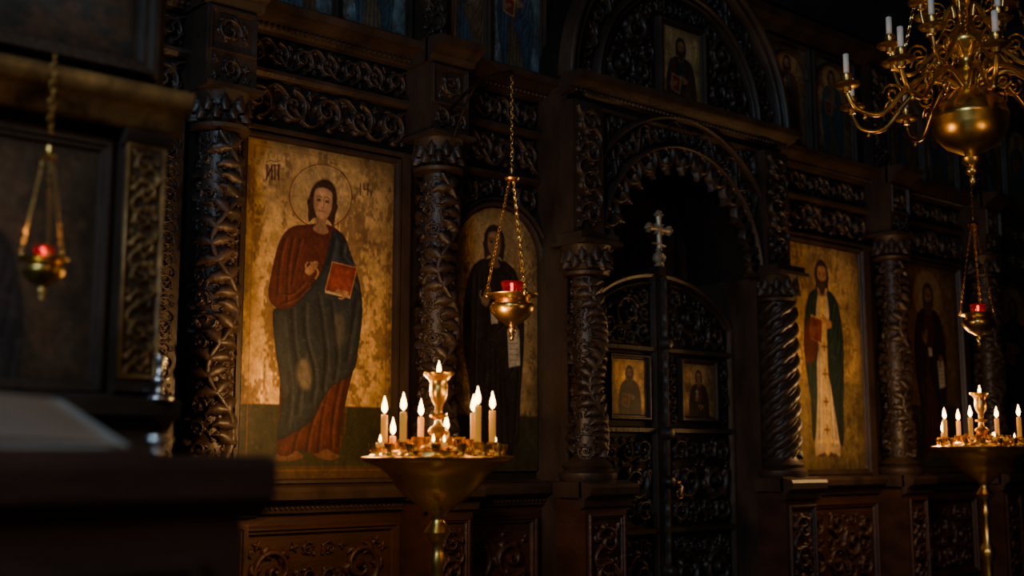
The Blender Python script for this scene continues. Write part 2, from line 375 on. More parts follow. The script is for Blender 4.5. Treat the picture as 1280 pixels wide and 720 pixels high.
def saint(ic,cx,top,H,robe,mantle,hair=(.05,.025,.012),beard=False,halo=True,skin=SK,item=None,trim=None,halocol=(.25,.10,.03)):
    u=H/7.5
    P=lambda L:[(cx+a*u,top+b*u) for a,b in L]
    if halo:
        ic.ell(cx,top+.55*u,1.12*u,1.12*u,(.60,.40,.17),edge=.15,soft=.05,gm=1.0,alpha=.35)
        ic.ring(cx,top+.55*u,1.12*u,1.12*u,halocol,.045*u,.85)
    for sx in (-1,1):
        ic.ell(cx+sx*.38*u,top+7.28*u,.34*u,.14*u,(.06,.03,.02),edge=.2)
    ic.fill(P([(-.35,1.1),(.35,1.1),(.62,2),(.62,4),(.82,7.1),(.5,7.3),(0,7.2),(-.5,7.3),(-.82,7.1),(-.62,4),(-.62,2)]),robe,edge=.4,ew=u*.25)
    for k in (-.45,-.2,.08,.3,.52):
        ic.line(P([(k*.6,2.6),(k*.8,4.2),(k*1.15,7.0)]),np.array(robe)*.35,.05*u,.7)
        ic.line(P([(k*.6+.08,3.2),(k*.8+.1,5),(k*1.15+.1,6.9)]),np.clip(np.array(robe)*1.7,0,1),.035*u,.4)
    L=[(-.3,1.08),(-.85,1.3),(-1.12,1.9),(-1.28,2.9),(-1.22,4.1),(-1.0,5.2),(-.95,6.6),(-.75,6.7),(-.55,5.2),(-.5,3.9),(-.35,3.2),(-.45,2.0)]
    Rr=[(.3,1.08),(.85,1.3),(1.12,1.9),(1.28,2.9),(1.24,4.2),(1.12,5.4),(1.05,6.8),(.8,6.9),(.5,5.5),(.2,4.3),(-.2,3.6),(.1,2.9),(.4,2.0)]
    ic.fill(P(L),mantle,edge=.45,ew=u*.2); ic.fill(P(Rr),mantle,edge=.45,ew=u*.2)
    for pts in ([(-.9,1.6),(-1.0,2.6),(-.95,3.8)],[(-.7,1.6),(-.75,2.8),(-.8,4.2),(-.8,6.2)],[(.9,1.7),(.6,2.8),(.1,3.4)],[(1.0,2.2),(.85,3.2),(.4,3.9)],[(1.1,3.2),(.95,4.2),(.6,4.8)],[(1.0,4.6),(.9,5.6),(.85,6.6)],[(.7,1.5),(.55,2.1),(.35,2.8)]):
        ic.line(P(pts),np.array(mantle)*.3,.05*u,.8)
        ic.line([(a+.09*u,b) for a,b in P(pts)],np.clip(np.array(mantle)*2.0+.006,0,1),.035*u,.45)
    if trim is not None:
        ic.fill(P([(-.16,1.2),(.16,1.2),(.2,4),(.24,7.0),(-.24,7.0),(-.2,4)]),trim,edge=.25,ew=u*.1)
        for k in range(5):
            z=2.2+k*1.05; ic.line(P([(-.14,z),(.14,z)]),(.08,.03,.02),.06*u,.9); ic.line(P([(0,z-.16),(0,z+.16)]),(.08,.03,.02),.06*u,.9)
        ic.line(P([(-.6,6.85),(0,6.8),(.6,6.85)]),(.5,.32,.1),.09*u,.8)
    ic.face(cx,top+.52*u,.32*u,.42*u,skin,hair,beard)
    if item=='book':
        ic.fill(P([(-.75,2.1),(-.05,2.25),(-.15,3.15),(-.8,3.0)]),(.15,.026,.016),sm=False,edge=.3,ew=u*.1)
        ic.line(P([(-.75,2.1),(-.05,2.25),(-.15,3.15),(-.8,3.0)]),(.4,.24,.09),.04*u,.8,sm=False,closed=True)
        ic.hand(*P([(-.75,2.75)])[0],.33*u,-.4,skin); ic.hand(*P([(.35,2.35)])[0],.33*u,pi+.5,skin)
    elif item=='scroll':
        ic.fill(P([(.55,3.3),(1.05,3.25),(1.1,4.4),(.62,4.5)]),(.52,.44,.30),sm=False,edge=.2,ew=u*.1)
        for k in range(5): ic.line(P([(.65,3.55+k*.18),(1.0,3.52+k*.18)]),(.15,.08,.04),.022*u,.8)
        ic.hand(*P([(.8,3.2)])[0],.32*u,pi*.6,skin); ic.hand(*P([(-.35,2.4)])[0],.34*u,-1.2,skin)
        ic.fill(P([(-.15,2.75),(.12,2.75),(.15,3.1),(-.12,3.15)]),(.45,.38,.26),sm=False,edge=.2)
    else:
        ic.hand(*P([(-.3,2.3)])[0],.34*u,-1.0,skin); ic.hand(*P([(.35,2.9)])[0],.34*u,pi+.2,skin)
        ic.line(P([(-.25,1.5),(-.25,2.1)]),(.6,.5,.3),.05*u,.8); ic.line(P([(-.42,1.7),(-.08,1.7)]),(.6,.5,.3),.05*u,.8)
def glyphs(ic,x,y,h,strokes,col=(.10,.035,.02),w=.7,sx=None):
    sx=sx or h*.6
    for st in strokes: ic.line([(x+a*sx,y+b*h) for a,b in st],col,w,1.0,sm=False)
# ==================================================================== ROOM
def room():
    def part(name,bx,mat):
        m=MB(); m.box(*bx); m.build(name,mat,smooth=False)
    part('floor',(-3.2,14.2,-9.2,1.7,-.1,0),STONE)
    part('ceiling',(-3.2,14.2,-9.2,1.7,6.6,6.7),PLAS)
    part('wall_north',(-3.2,14.2,1.5,1.7,0,6.6),PLAS)
    part('wall_south',(-3.2,14.2,-9.2,-9,0,6.6),PLAS)
    part('wall_east',(14,14.2,-9,1.5,0,6.6),PLAS)
    m=MB()
    m.box(-3.2,-3,-9,-6.2,0,6.6); m.box(-3.2,-3,-4.8,1.5,0,6.6); m.box(-3.2,-3,-6.2,-4.8,0,3.2); m.box(-3.2,-3,-6.2,-4.8,5.4,6.6)
    m.build('wall_west',PLAS,smooth=False)
    w=empty('added_window_1',(-3.1,-5.5,4.3)); m=MB()  # unseen window, added to carry the cool fill from above left
    m.box(-3.15,-3.02,-6.2,-6.12,3.2,5.4); m.box(-3.15,-3.02,-4.88,-4.8,3.2,5.4); m.box(-3.15,-3.02,-6.2,-4.8,3.2,3.28); m.box(-3.15,-3.02,-6.2,-4.8,5.32,5.4)
    m.box(-3.12,-3.05,-5.53,-5.47,3.2,5.4); m.box(-3.12,-3.05,-6.2,-4.8,4.0,4.05); m.box(-3.12,-3.05,-6.2,-4.8,4.7,4.75)
    m.build('added_window_frame',WOOD,w,smooth=False)
    m=MB(); m.box(-3.13,-3.11,-6.15,-4.85,3.22,5.38); m.build('pane',PANE,w,smooth=False)
    l=bpy.data.lights.new('added_window_fill','AREA'); l.shape='RECTANGLE'; l.size=1.3; l.size_y=2.1; l.energy=330; l.color=(.55,.78,1)  # area fill light placed at the added window
    o=bpy.data.objects.new('added_window_fill',l); o.location=(-2.95,-5.5,4.3)
    o.rotation_euler=(Vector((6,5,-.4))).to_track_quat('-Z','Y').to_euler(); bpy.context.collection.objects.link(o); attach(o,w)
room()
# ==================================================================== ICONOSTASIS
ISO=empty('iconostasis',(6,0,0))
S=MB(); B=MB(); Cv=MB(); Rd=MB(); CvR=MB()
CORN=[(0,3.57),(.03,3.58),(.05,3.61),(.10,3.625),(.13,3.645),(.17,3.65),(.18,3.69),(.15,3.70),(0,3.71)]
LEDGE=[(0,1.05),(.03,1.06),(.04,1.10),(.08,1.12),(.11,1.13),(.12,1.17),(.10,1.19),(.02,1.20),(0,1.21)]
MIDL=[(0,3.33),(.03,3.335),(.05,3.355),(.05,3.375),(.02,3.385),(0,3.39)]
LOWF=[(0,3.03),(.02,3.035),(.045,3.05),(.045,3.065),(.015,3.08),(0,3.085)]
BASE=[(0,0),(.10,0),(.10,.16),(.07,.19),(.05,.22),(.03,.25),(0,.27)]
def dentils(mb,x0,x1,y,z,r=.014,st=.036):
    n=int((x1-x0)/st)
    for i in range(n):
        x=x0+(i+.5)*(x1-x0)/n; mb.dome(x,z,r,r*1.1,flat(y),6)
XL,XR=-1.4,13.2
for a,b in ((XL,4.97),(7.12,XR)):
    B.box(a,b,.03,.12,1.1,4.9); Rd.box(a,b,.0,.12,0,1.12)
    S.mould(a,b,0,LEDGE); S.mould(a,b,0,BASE); S.mould(a,b,.02,LOWF); S.mould(a,b,.02,MIDL); S.mould(a,b,.0,CORN)
    dentils(S,a,b,-.06,3.60,.013,.034); dentils(S,a,b,-.035,1.085,.011,.03)
S.mould(XL,XR,0,[(0,4.62),(.03,4.63),(.06,4.68),(.12,4.70),(.14,4.76),(0,4.78)])
bays=[(.55,1.15,'p'),(1.45,2.40,'p'),(2.90,3.86,'p'),(4.28,4.96,'a'),(7.46,8.50,'p'),(9.02,10.04,'p'),(10.55,11.55,'p'),(12.0,12.95,'p')]
cols=[.15,1.30,2.70,4.07,8.76,10.30,11.78]
for a,b,k in bays:
    if k=='p': S.frame(a-.03,b+.03,1.20,3.035,.06,.03,.055)
for a,b in ((2.40,2.56),(2.83,2.87),(3.89,3.95),(4.19,4.255),(7.12,7.42),(8.53,8.6),(8.92,8.99),(10.07,10.15),(10.45,10.52)):
    S.box(a,b,-.02,.05,1.2,3.05)
    if b-a>.1: vband(Cv,a+.02,b-.02,1.25,3.0,flat(-.02),int(a*5),.03)
SEG=[(.3,1.17),(1.45,2.55),(2.86,3.93),(4.22,4.95),(7.16,8.60),(8.93,10.15),(10.46,11.63),(11.95,13.1)]
for i,(a,b) in enumerate(SEG):
    band(Cv,a,b,3.395,3.565,flat(.02),i+3,.04)
    band(Cv,a,b,3.10,3.325,flat(.02),i+23,.05)
    Rd.frame(a+.03,b-.03,.34,1.0,.05,0,.035)
    carve(CvR,rect(a+.1,b-.1,.41,.93),(a+.1,b-.1,.41,.93),[.13,.1,.07,.045,.03],flat(0),i+40,mirror=(a+b)/2,dens=10,depth=.035)
def carved_shaft(cx,cy,R,z0,z1,seed,kind='vine'):
    q=.72 if kind=='vine' else .88
    S.lathe([(R*1.35,z0-.10),(R*1.45,z0-.08),(R*1.45,z0-.05),(R*1.15,z0-.03),(R*1.3,z0-.01),(R*1.0,z0+.02),(R*q,z0+.05),(R*q,z1-.04),(R*1.15,z1-.03),(R*1.2,z1-.01),(R,z1)],(cx,cy,0),24)
    mp=cyl(cx,cy,R*q); W=2*pi*R*q
    if kind=='vine':
        zs=np.linspace(z0+.04,z1-.05,100); lam=.62
        for off in (0,W/2):
            P=np.stack([off+W*.10*np.sin((zs-z0)*2*pi/lam),zs],1); Cv.ribbon(P,.015*(1+.2*np.sin(zs*130)),R*.38,mp)
            for k in range(4,96,5):
                x,z=P[k]; dx=P[k+1,0]-P[k-1,0]; dz=P[k+1,1]-P[k-1,1]; sl=math.atan2(dz,dx)
                leaf(Cv,x,z,sl+.7,.10,mp,R*.42,curl=1.5,wd=.36); leaf(Cv,x,z,sl-.7,.10,mp,R*.42,curl=-1.5,wd=.36)
        S0=[]; n=int((z1-z0)/(lam/4))
        for k in range(n+1):
            z=z0+lam/8+k*lam/4; sg=-1 if k%2==0 else 1
            if z<z1-.07:
                for off in (0,W/2,-W/2): S0.append((off+sg*W*.15,z,R*.46,sg,pi/2*k))
        carve(Cv,rect(-W/2,W/2,z0+.04,z1-.04),(-W/2,W/2,z0+.04,z1-.04),[R*.36,R*.26,R*.18],mp,seed,S0,dens=8,depth=R*.42)
    else:
        zs=np.linspace(z0+.04,z1-.04,90)
        for k in range(5):
            P=np.stack([W*(k/5)+(zs-z0)*W/.55,zs],1); Cv.ribbon(P,.027*(1+.25*np.sin(zs*120)),.04,mp)
            P=np.stack([W*((k+.5)/5)+(zs-z0)*W/.55,zs],1); Cv.ribbon(P,.008,.014,mp)
def capital(cx,cy,R,z0,z1):
    S.lathe([(R*.9,z0),(R*1.0,z0+.02),(R*.95,z0+.04),(R*1.2,z1-.03),(R*1.3,z1)],(cx,cy,0),20)
    mp=cyl(cx,cy,R*1.02); W=2*pi*R*1.02
    for row,(zz,L) in enumerate(((z0+.01,.08),(z0+.05,.09))):
        for k in range(10):
            x=-W/2+W*(k+.5*row)/10; leaf(Cv,x,zz,pi/2,L,mp,.045,curl=.0,wd=.34)
    S.box(cx-R*1.35,cx+R*1.35,cy-R*1.35,cy+R*1.35,z1,z1+.025)
def pedestal(x0,x1,yf,yb,z1,red=True):
    M=Rd if red else S
    M.box(x0,x1,yf,yb,0,z1-.1)
    S.mould(x0-.02,x1+.02,yf,[(0,0),(.05,0),(.05,.16),(.03,.2),(.0,.24)])
    S.mould(x0-.03,x1+.03,yf,[(a*.7,b+(z1-1.2)) for a,b in LEDGE]); S.box(x0-.03,x1+.03,yf,yb,z1-.09,z1)
    M.frame(x0+.02,x1-.02,.30,z1-.18,.035,yf,.02)
    vband(CvR,x0+.06,x1-.06,.36,z1-.24,flat(yf),int(x0*10),.03)
for i,c in enumerate(cols):
    pedestal(c-.15,c+.15,-.26,.03,1.2)
    carved_shaft(c,-.12,.125,1.30,2.98,60+i)
    capital(c,-.12,.115,2.98,3.14)
    S.box(c-.14,c+.14,-.22,.03,3.17,3.58); S.mould(c-.16,c+.16,-.22,[(a*.8,b) for a,b in CORN]); S.box(c-.16,c+.16,-.22,0,3.57,3.71)
    S.frame(c-.13,c+.13,3.33,3.56,.025,-.22,.02)
    carve(Cv,rect(c-.1,c+.1,3.36,3.53),(c-.1,c+.1,3.36,3.53),[.075,.04,.025],flat(-.22),80+i)
    carve(Cv,rect(c-.12,c+.12,3.18,3.32),(c-.12,c+.12,3.18,3.32),[.06,.04,.025],flat(-.22),90+i)
    S.box(c-.1,c+.1,-.06,.03,3.71,4.62); vband(Cv,c-.08,c+.08,3.75,4.58,flat(-.06),i+7,.04)
acx,azc,ar=4.62,2.52,.33
th=np.linspace(0,pi,33)
for rr,w,h in ((ar+.022,.022,.05),(ar+.052,.01,.065)):
    P=np.concatenate([[[acx-rr,1.24]],[[acx-rr,1.9]],np.stack([acx-rr*np.cos(th),azc+rr*np.sin(th)],1),[[acx+rr,1.9]],[[acx+rr,1.24]]])
    S.ribbon(P,w,h,flat(.02))
def insp(x,z,r):
    return 4.27+r<x<4.97-r and z+r<3.03 and z-r>2.5 and math.hypot(x-acx,z-azc)-r>ar+.06
carve(Cv,insp,(4.26,4.98,2.5,3.03),[.09,.07,.05,.035,.022],flat(.02),5,mirror=acx,dens=30,depth=.045)
UP=[(1.50,2.05),(2.10,2.55),(2.92,3.42),(3.46,3.92),(4.22,4.52),(4.56,4.98),(7.36,7.84),(7.94,8.46),(8.98,9.5),(9.56,10.1),(10.5,11.0),(11.05,11.6)]
for a,b in UP: S.frame(a-.03,b+.03,3.74,4.60,.04,.03,.06)
# ---------------- portal
PX0,PX1,PY=4.97,7.12,-.25
ox0,ox1,ocx,ozc=5.22,6.80,6.01,2.60
for a,b in ((PX0,ox0),(ox1,PX1)):
    S.box(a,b,PY,.35,0,2.62)
inr=.79; n=48
def arch_slab(mb,cx,zc,ri,x0,x1,z1,yf,yb):
    V=[];F=[]
    for i in range(n+1):
        a=pi-pi*i/n; c,s_=math.cos(a),math.sin(a)
        ts=[]
        if c<-1e-6: ts.append((x0-cx)/c)
        if c>1e-6: ts.append((x1-cx)/c)
        if s_>1e-6: ts.append((z1-zc)/s_)
        t=min(ts); V+= [(cx+ri*c,yf,zc+ri*s_),(cx+t*c,yf,zc+t*s_),(cx+ri*c,yb,zc+ri*s_)]
    for i in range(n):
        F.append((3*i,3*i+1,3*i+4,3*i+3)); F.append((3*i,3*i+3,3*i+5,3*i+2))
    mb.add(V,F)
arch_slab(B,ocx,ozc,inr,PX0,PX1,3.62,PY,.35)
B.box(PX0,PX0+.03,PY,.1,2.6,3.6); B.box(PX1-.03,PX1,PY,.1,2.6,3.6); S.box(PX0,PX1,PY+.01,.1,3.56,3.72)
k=13
for i in range(k):
    a=pi-pi*(i+.5)/k; x=ocx+.765*math.cos(a); z=ozc+.765*math.sin(a)
    tt=np.linspace(-pi*.62,pi*.62,11)+a+pi
    P=np.stack([x+.085*np.cos(tt),z+.085*np.sin(tt)],1); Cv.ribbon(P,.020,.06,flat(PY+.01))
    Cv.dome(x,z,.06,.06,flat(PY+.01),8); leaf(Cv,x-.03*math.cos(a),z-.03*math.sin(a),a+pi,.12,flat(PY),.06,0)
rm=.9; mp=polar(ocx,ozc,rm,PY)
P=np.stack([np.linspace(0,pi*rm,50),np.full(50,.80)],1); Cv.ribbon(P,.016,.07,mp)
P=np.stack([np.linspace(0,pi*rm,50),np.full(50,1.0)],1); Cv.ribbon(P,.018,.07,mp)
band(Cv,0,pi*rm,.82,.985,mp,77,.06)
def insp2(x,z,r):
    return PX0+.02+r<x<PX1-.02-r and z+r<3.55 and z-r>2.66 and math.hypot(x-ocx,z-ozc)-r>1.02
carve(Cv,insp2,(PX0,PX1,2.66,3.55),[.11,.08,.06,.04,.025],flat(PY),15,mirror=(PX0+PX1)/2,dens=30,depth=.045)
S.mould(PX0-.04,PX1+.04,PY,CORN); dentils(S,PX0,PX1,PY-.06,3.60); S.mould(PX0-.01,PX1+.01,PY,[(0,3.50),(.03,3.51),(.04,3.53),(.0,3.55)])
S.box(PX0-.015,PX0+.02,PY-.0,.05,1.2,3.6)
for c,kd in ((5.05,'vine'),(6.94,'rope')):
    pedestal(c-.17,c+.17,PY-.22,PY+.02,1.2)
    carved_shaft(c,PY-.07,.12,1.30,2.46,int(c*30),kd)
    capital(c,PY-.07,.12,2.46,2.61)
    S.box(c-.16,c+.16,PY-.20,PY+.02,2.635,2.68)
    S.box(c-.13,c+.13,PY-.10,PY+.02,2.68,3.52); vband(Cv,c-.11,c+.11,2.72,3.48,flat(PY-.10),int(c*9),.045)
kcx,kzc,kr=6.06,3.70,1.10
B2=MB(); V=[(kcx,PY+.04,kzc)]
for i in range(41): a=pi*i/40; V.append((kcx+kr*math.cos(a),PY+.04,kzc+kr*math.sin(a)))
B2.add(V,[(0,i+1,i+2) for i in range(40)])
V2=[]
for i in range(41): a=pi*i/40; V2+= [(kcx+kr*math.cos(a),PY+.04,kzc+kr*math.sin(a)),(kcx+kr*math.cos(a),.1,kzc+kr*math.sin(a))]
B2.add(V2,[(2*i,2*i+1,2*i+3,2*i+2) for i in range(40)])
B2.build('portal_pediment_board',WOODB,ISO,smooth=False)
mp=polar(kcx,kzc,1.0,PY+.04)
for rr,w,h in ((kr,.03,.12),(kr-.06,.018,.09),(.82,.018,.07),(.78,.01,.05)):
    P=np.stack([np.linspace(0,pi,60),np.full(60,rr)],1); Cv.ribbon(P,w,h,mp)
band(Cv,0,pi,.85,1.02,mp,99,.06)
def ink(x,z,r):
    return math.hypot(x-kcx,z-kzc)+r<.77 and z-r>3.73 and not (5.80-r<x<6.32+r and 3.70<z-r<4.34)
carve(Cv,ink,(kcx-.78,kcx+.78,3.73,4.5),[.12,.09,.07,.05,.035,.022],flat(PY+.04),31,mirror=kcx,dens=30,depth=.05)
S.frame(5.82,6.30,3.70,4.30,.04,PY+.04,.06)
for a,b in UP:
    c=(a+b)/2; r=(b-a)/2-.02
    P=np.stack([c-r*np.cos(th),4.32+r*.9*np.sin(th)],1); S.ribbon(P,.018,.05,flat(.02))
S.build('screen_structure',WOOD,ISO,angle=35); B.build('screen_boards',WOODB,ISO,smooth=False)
Cv.build('screen_carving',WOOD,ISO); Rd.build('dado_panelling',WOODR,ISO,smooth=False); CvR.build('dado_carving',WOODR,ISO)
m=MB(); xs=np.linspace(5.0,7.1,160); ys=.42+.03*np.sin(xs*45)+.015*np.sin(xs*17)
V=[(x,y,z) for z in (0.0,3.6) for x,y in zip(xs,ys)]; m.add(V,[(i,i+1,161+i,160+i) for i in range(159)]); m.build('altar_curtain',CURT)
# ==================================================================== ROYAL DOORS
RDO=empty('royal_doors',(6.04,0,0)); D=MB(); DC=MB(); DB=MB()
dx0,dx1,dc=5.26,6.80,6.04
def dtop(x): 
    q=(x-dc)/.80; return 2.08+.52*math.sqrt(max(0,1-q*q))
for (a,b) in ((dx0,dc-.035),(dc+.035,dx1)):
    xs=np.linspace(a,b,24)
    V=[(x,0.0,.04) for x in xs]+[(x,0.0,dtop(x)) for x in xs]+[(x,.05,dtop(x)) for x in xs]
    DB.add(V,[(i,i+1,25+i,24+i) for i in range(23)]+[(24+i,25+i,49+i,48+i) for i in range(23)])
    P=[(x,dtop(x)-.03) for x in xs]; D.ribbon(P,.03,.04,flat(0)); 
    P=[(x,dtop(x)-.085) for x in xs[2:-2]]; D.ribbon(P,.012,.03,flat(0))
    for xx in (a+.02,b-.02): D.ribbon([(xx,.04),(xx,1.5),(xx,dtop(xx)-.02)],.022,.035,flat(0))
    for zz in (.3,.86,1.52,2.06): D.panel(a,b,zz-.025,zz+.025,0,.035)
    mid=(a+b)/2
    for z0,z1,sd in ((.34,.82,1),(.90,1.48,2)):
        carve(DC,rect(a+.05,b-.05,z0,z1),(a+.05,b-.05,z0,z1),[.14,.11,.085,.06,.04,.026],flat(0),sd+50,mirror=mid,dens=24,depth=.045)
    f=lambda x,z,r:a+.05<x-r and x+r<b-.05 and z-r>2.09 and z+r<min(dtop(x-r),dtop(x+r))-.09
    carve(DC,f,(a+.05,b-.05,2.09,2.55),[.12,.09,.07,.05,.035,.024],flat(0),55,dens=34,depth=.045)
    ic0=5.57 if a<6 else 6.26; ic1=ic0+.315
    D.frame(ic0-.035,ic1+.035,1.585,2.015,.035,0,.045)
    for (p,q) in ((a+.05,ic0-.04),(ic1+.04,b-.05)):
        if q-p>.05: carve(DC,rect(p,q,1.56,2.03),(p,q,1.56,2.03),[min(.1,(q-p)/2*.99),.05,.035,.022],flat(0),int(p*7),dens=24,depth=.04)
D.box(dc-.035,dc+.035,-.05,.05,.04,2.63)
dz=np.linspace(.1,2.55,120); D.ribbon(np.stack([np.full(120,dc),dz],1),.022*(1+.3*np.sin(dz*60)),.04,flat(-.04))
for zz in (.6,1.18,1.50,2.1): D.dome(dc,zz,.05,.07,flat(-.05),12)
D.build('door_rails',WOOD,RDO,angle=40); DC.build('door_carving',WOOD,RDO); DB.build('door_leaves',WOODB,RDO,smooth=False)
m=MB(); m.dome(dc+.1,1.18,.03,.04,flat(-.04),10); m.tube([(dc+.1,-.07,1.18-.01),(dc+.1,-.10,1.15),(dc+.1,-.09,1.09)],.008); m.tube([(dc+.1+.03*math.cos(t),-.08,1.10+.03*math.sin(t)) for t in np.linspace(0,2*pi,14,endpoint=False)],.006,6,True)
m.build('door_handle',BRASSD,RDO)
m=MB(); cy=-.02
def bar(P,w): 
    mm=lambda X,Z,Dp: np.stack([X,cy-Dp,Z],1); m.ribbon(P,w,.022,mm); mm2=lambda X,Z,Dp: np.stack([X,cy+Dp,Z],1); m.ribbon(P,w,.022,mm2)
zs=np.linspace(2.74,2.99,12); bar([(dc,z) for z in zs],np.array([.020,.018,.017,.017,.017,.02,.024,.02,.017,.017,.022,.022]))
xs=np.linspace(-.10,.10,12); bar([(dc+x,2.89) for x in xs],np.array([.022,.022,.017,.017,.02,.026,.026,.02,.017,.017,.022,.022]))
def blob(x,z,r,hh=.024):
    m.dome(x,z,r,hh,lambda X,Z,Dp: np.stack([X,cy-Dp,Z],1),10); m.dome(x,z,r,hh,lambda X,Z,Dp: np.stack([X,cy+Dp,Z],1),10)
for (ex,ez,dx,dz_) in ((0,2.99,0,1),(-.10,2.89,-1,0),(.10,2.89,1,0)):
    blob(dc+ex+dx*.014,ez+dz_*.014,.020)
    blob(dc+ex+(.02 if dx==0 else 0),ez+(.02 if dz_==0 else 0),.016); blob(dc+ex-(.02 if dx==0 else 0),ez-(.02 if dz_==0 else 0),.016)
for a in (pi/4,3*pi/4,5*pi/4,7*pi/4): bar([(dc+.02*math.cos(a),2.89+.02*math.sin(a)),(dc+.05*math.cos(a),2.89+.05*math.sin(a))],np.array([.007,.004]))
bar([(dc-.05,2.79),(dc+.05,2.775)],.009)
blob(dc,2.69,.048,.045); blob(dc,2.745,.022); blob(dc,2.64,.03,.035)
m.build('door_cross',CROSSM,RDO)
# ==================================================================== ICONS
def icon_rect(name,x0,x1,z0,z1,y,ic,arch=False,arc_h=None):
    p=empty(name,((x0+x1)/2,y,z0)); ic.build('painted_face',y,p,arch,arc_h)
    if not arch:
        m=MB(); m.box(x0,x1,y+.002,y+.022,z0,z1); m.build('wooden_panel',WOODB,p,smooth=False)
    return p
q=[(310,172),(492,205),(487,597),(298,600)]
ic=Icon(2.92,3.84,1.235,2.995,230,440,q,gold=(.76,.49,.19),seed=4)
ic.fill([(290,508),(500,513),(500,610),(290,610)],(.030,.027,.013),sm=False,edge=0,gm=.1,soft=2)
ic.fill([(290,584),(500,583),(500,610),(290,610)],(.08,.04,.018),sm=False,edge=0,gm=.2,soft=2,alpha=.7)
ic.line([(290,508),(500,513)],(.12,.06,.02),1.2,.8,sm=False)
ic.line([(317,182),(484,213),(480,588),(307,590)],(.16,.06,.025),.9,.75,sm=False,closed=True)
ic.ell(397,247,39,41,(.78,.54,.24),edge=.1,soft=.04,alpha=.4,gm=1)
ic.ring(397,247,39,41,(.14,.045,.02),1.3,.95); ic.ring(397,247,35.5,37.5,(.20,.07,.03),.45,.6)
for a,b in (((397,207),(397,226)),((360,247),(374,247)),((421,247),(434,247)),((369,220),(380,231)),((425,219),(415,230))): ic.line([a,b],(.28,.12,.05),.6,.5,sm=False)
red=(.068,.016,.0115); blu=(.018,.023,.031)
for P in ([(345,566),(358,563),(372,568),(374,574),(360,578),(342,577)],[(385,563),(400,560),(414,566),(420,573),(410,577),(392,573)]): ic.fill(P,(.11,.05,.03),edge=.3,ew=2)
ic.fill([(376,284),(358,290),(345,312),(337,345),(333,372),(340,388),(352,398),(349,440),(346,500),(344,545),(343,568),(355,572),(370,564),(390,569),(404,563),(420,568),(424,530),(432,490),(442,450),(444,410),(436,340),(430,305),(418,290),(400,282)],red,edge=.4,ew=6)
for P in ([(408,470),(398,520),(392,566)],[(420,480),(411,525),(409,562)],[(429,478),(421,520),(418,560)],[(398,500),(384,535),(378,566)],[(380,520),(366,548),(362,568)],[(436,470),(426,510),(423,545)]):
    ic.line(P,(.020,.006,.006),2.2,.8); ic.line([(a+4,b) for a,b in P],(.14,.043,.027),1.6,.45)
ic.fill([(410,292),(424,297),(434,318),(443,345),(449,372),(450,400),(446,432),(441,462),(430,476),(414,484),(402,498),(394,512),(384,530),(366,542),(350,551),(343,548),(347,520),(349,492),(343,455),(339,420),(339,392),(352,388),(368,376),(384,360),(396,345),(402,320)],blu,edge=.5,ew=6)
for P in ([(348,400),(352,440),(358,490),(354,535)],[(360,392),(362,430),(370,480),(366,520)],[(376,382),(376,420),(388,470),(384,505)],[(392,372),(398,410),(402,450),(398,490)],[(408,380),(414,420),(416,450),(412,478)],[(440,380),(434,420),(428,455)],[(436,330),(430,345),(440,365)],[(424,305),(422,322),(430,330)],[(412,300),(410,318),(404,334)]):
    ic.line(P,(.006,.007,.009),2.8,.7); ic.line([(a+5,b+2) for a,b in P],(.060,.068,.078),2.2,.4)
ic.fill([(343,398),(352,396),(356,430),(362,480),(352,500),(345,470),(340,430)],(.045,.05,.055),edge=.3,ew=3,alpha=.5,soft=4)
ic.fill([(368,458),(376,452),(383,460),(385,480),(380,492),(370,486),(366,472)],(.22,.18,.13),edge=.5,ew=4,soft=5,alpha=.55)
ic.fill([(414,398),(424,396),(428,420),(420,440),(414,425)],(.11,.095,.075),edge=.5,ew=4,soft=6,alpha=.45)
ic.fill([(372,284),(356,290),(345,308),(338,338),(333,366),(336,384),(350,391),(366,384),(380,366),(392,350),(390,338),(382,332),(374,340),(372,352),(368,356),(370,330),(378,306),(390,290)],(.085,.020,.013),edge=.45,ew=5)
for P in ([(352,302),(346,330),(343,372)],[(362,300),(356,335),(354,380)],[(371,302),(364,335),(360,360)],[(343,372),(360,372),(376,356)],[(348,384),(364,378),(380,362)]):
    ic.line(P,(.024,.007,.006),2.0,.75); ic.line([(a+3.5,b+1) for a,b in P],(.16,.05,.03),1.5,.45)
ic.line([(384,332),(393,343),(390,352)],(.4,.24,.08),1.4,.7)
ic.fill([(384,284),(396,300),(410,288),(404,318),(398,336),(388,318)],(.065,.015,.011),edge=.3,ew=3)
ic.fill([(411,331),(443,338),(434,374),(402,367)],(.17,.032,.018),sm=False,edge=.3,ew=3)
ic.line([(411,331),(443,338),(434,374),(402,367)],(.38,.18,.07),.8,.9,sm=False,closed=True)
ic.line([(415,335),(439,340.5),(431,369.5),(406,364)],(.08,.016,.011),.6,.8,sm=False,closed=True)
ic.fill([(402,367),(434,374),(434,377),(402,370)],(.45,.36,.22),sm=False,edge=0)
ic.hand(427,371,9,pi+.35,(.34,.18,.09)); ic.hand(383,342,10.5,-.85,(.34,.18,.09))
ic.face(399,255,13.0,21,(.36,.20,.105),(.040,.018,.011),rot=.12)
ink_=(.04,.012,.007)
glyphs(ic,331,208,19,[[(0,1),(0,0)],[(0,.9),(.6,.1)],[(.6,0),(.6,1)],[(.95,0),(.95,1)],[(.8,0),(1.55,0)],[(1.4,0),(1.4,1)]],ink_,1.5,10)
glyphs(ic,331,202,4,[[(0,.5),(.5,0),(1,.5),(1.6,0)]],ink_,1.0,10)
glyphs(ic,447,230,15,[[(0,0),(0,1)],[(.5,0),(.5,.5),(1.1,.5)],[(1.1,0),(1.1,1)],[(1.5,.75),(1.65,1)]],ink_,1.4,9)
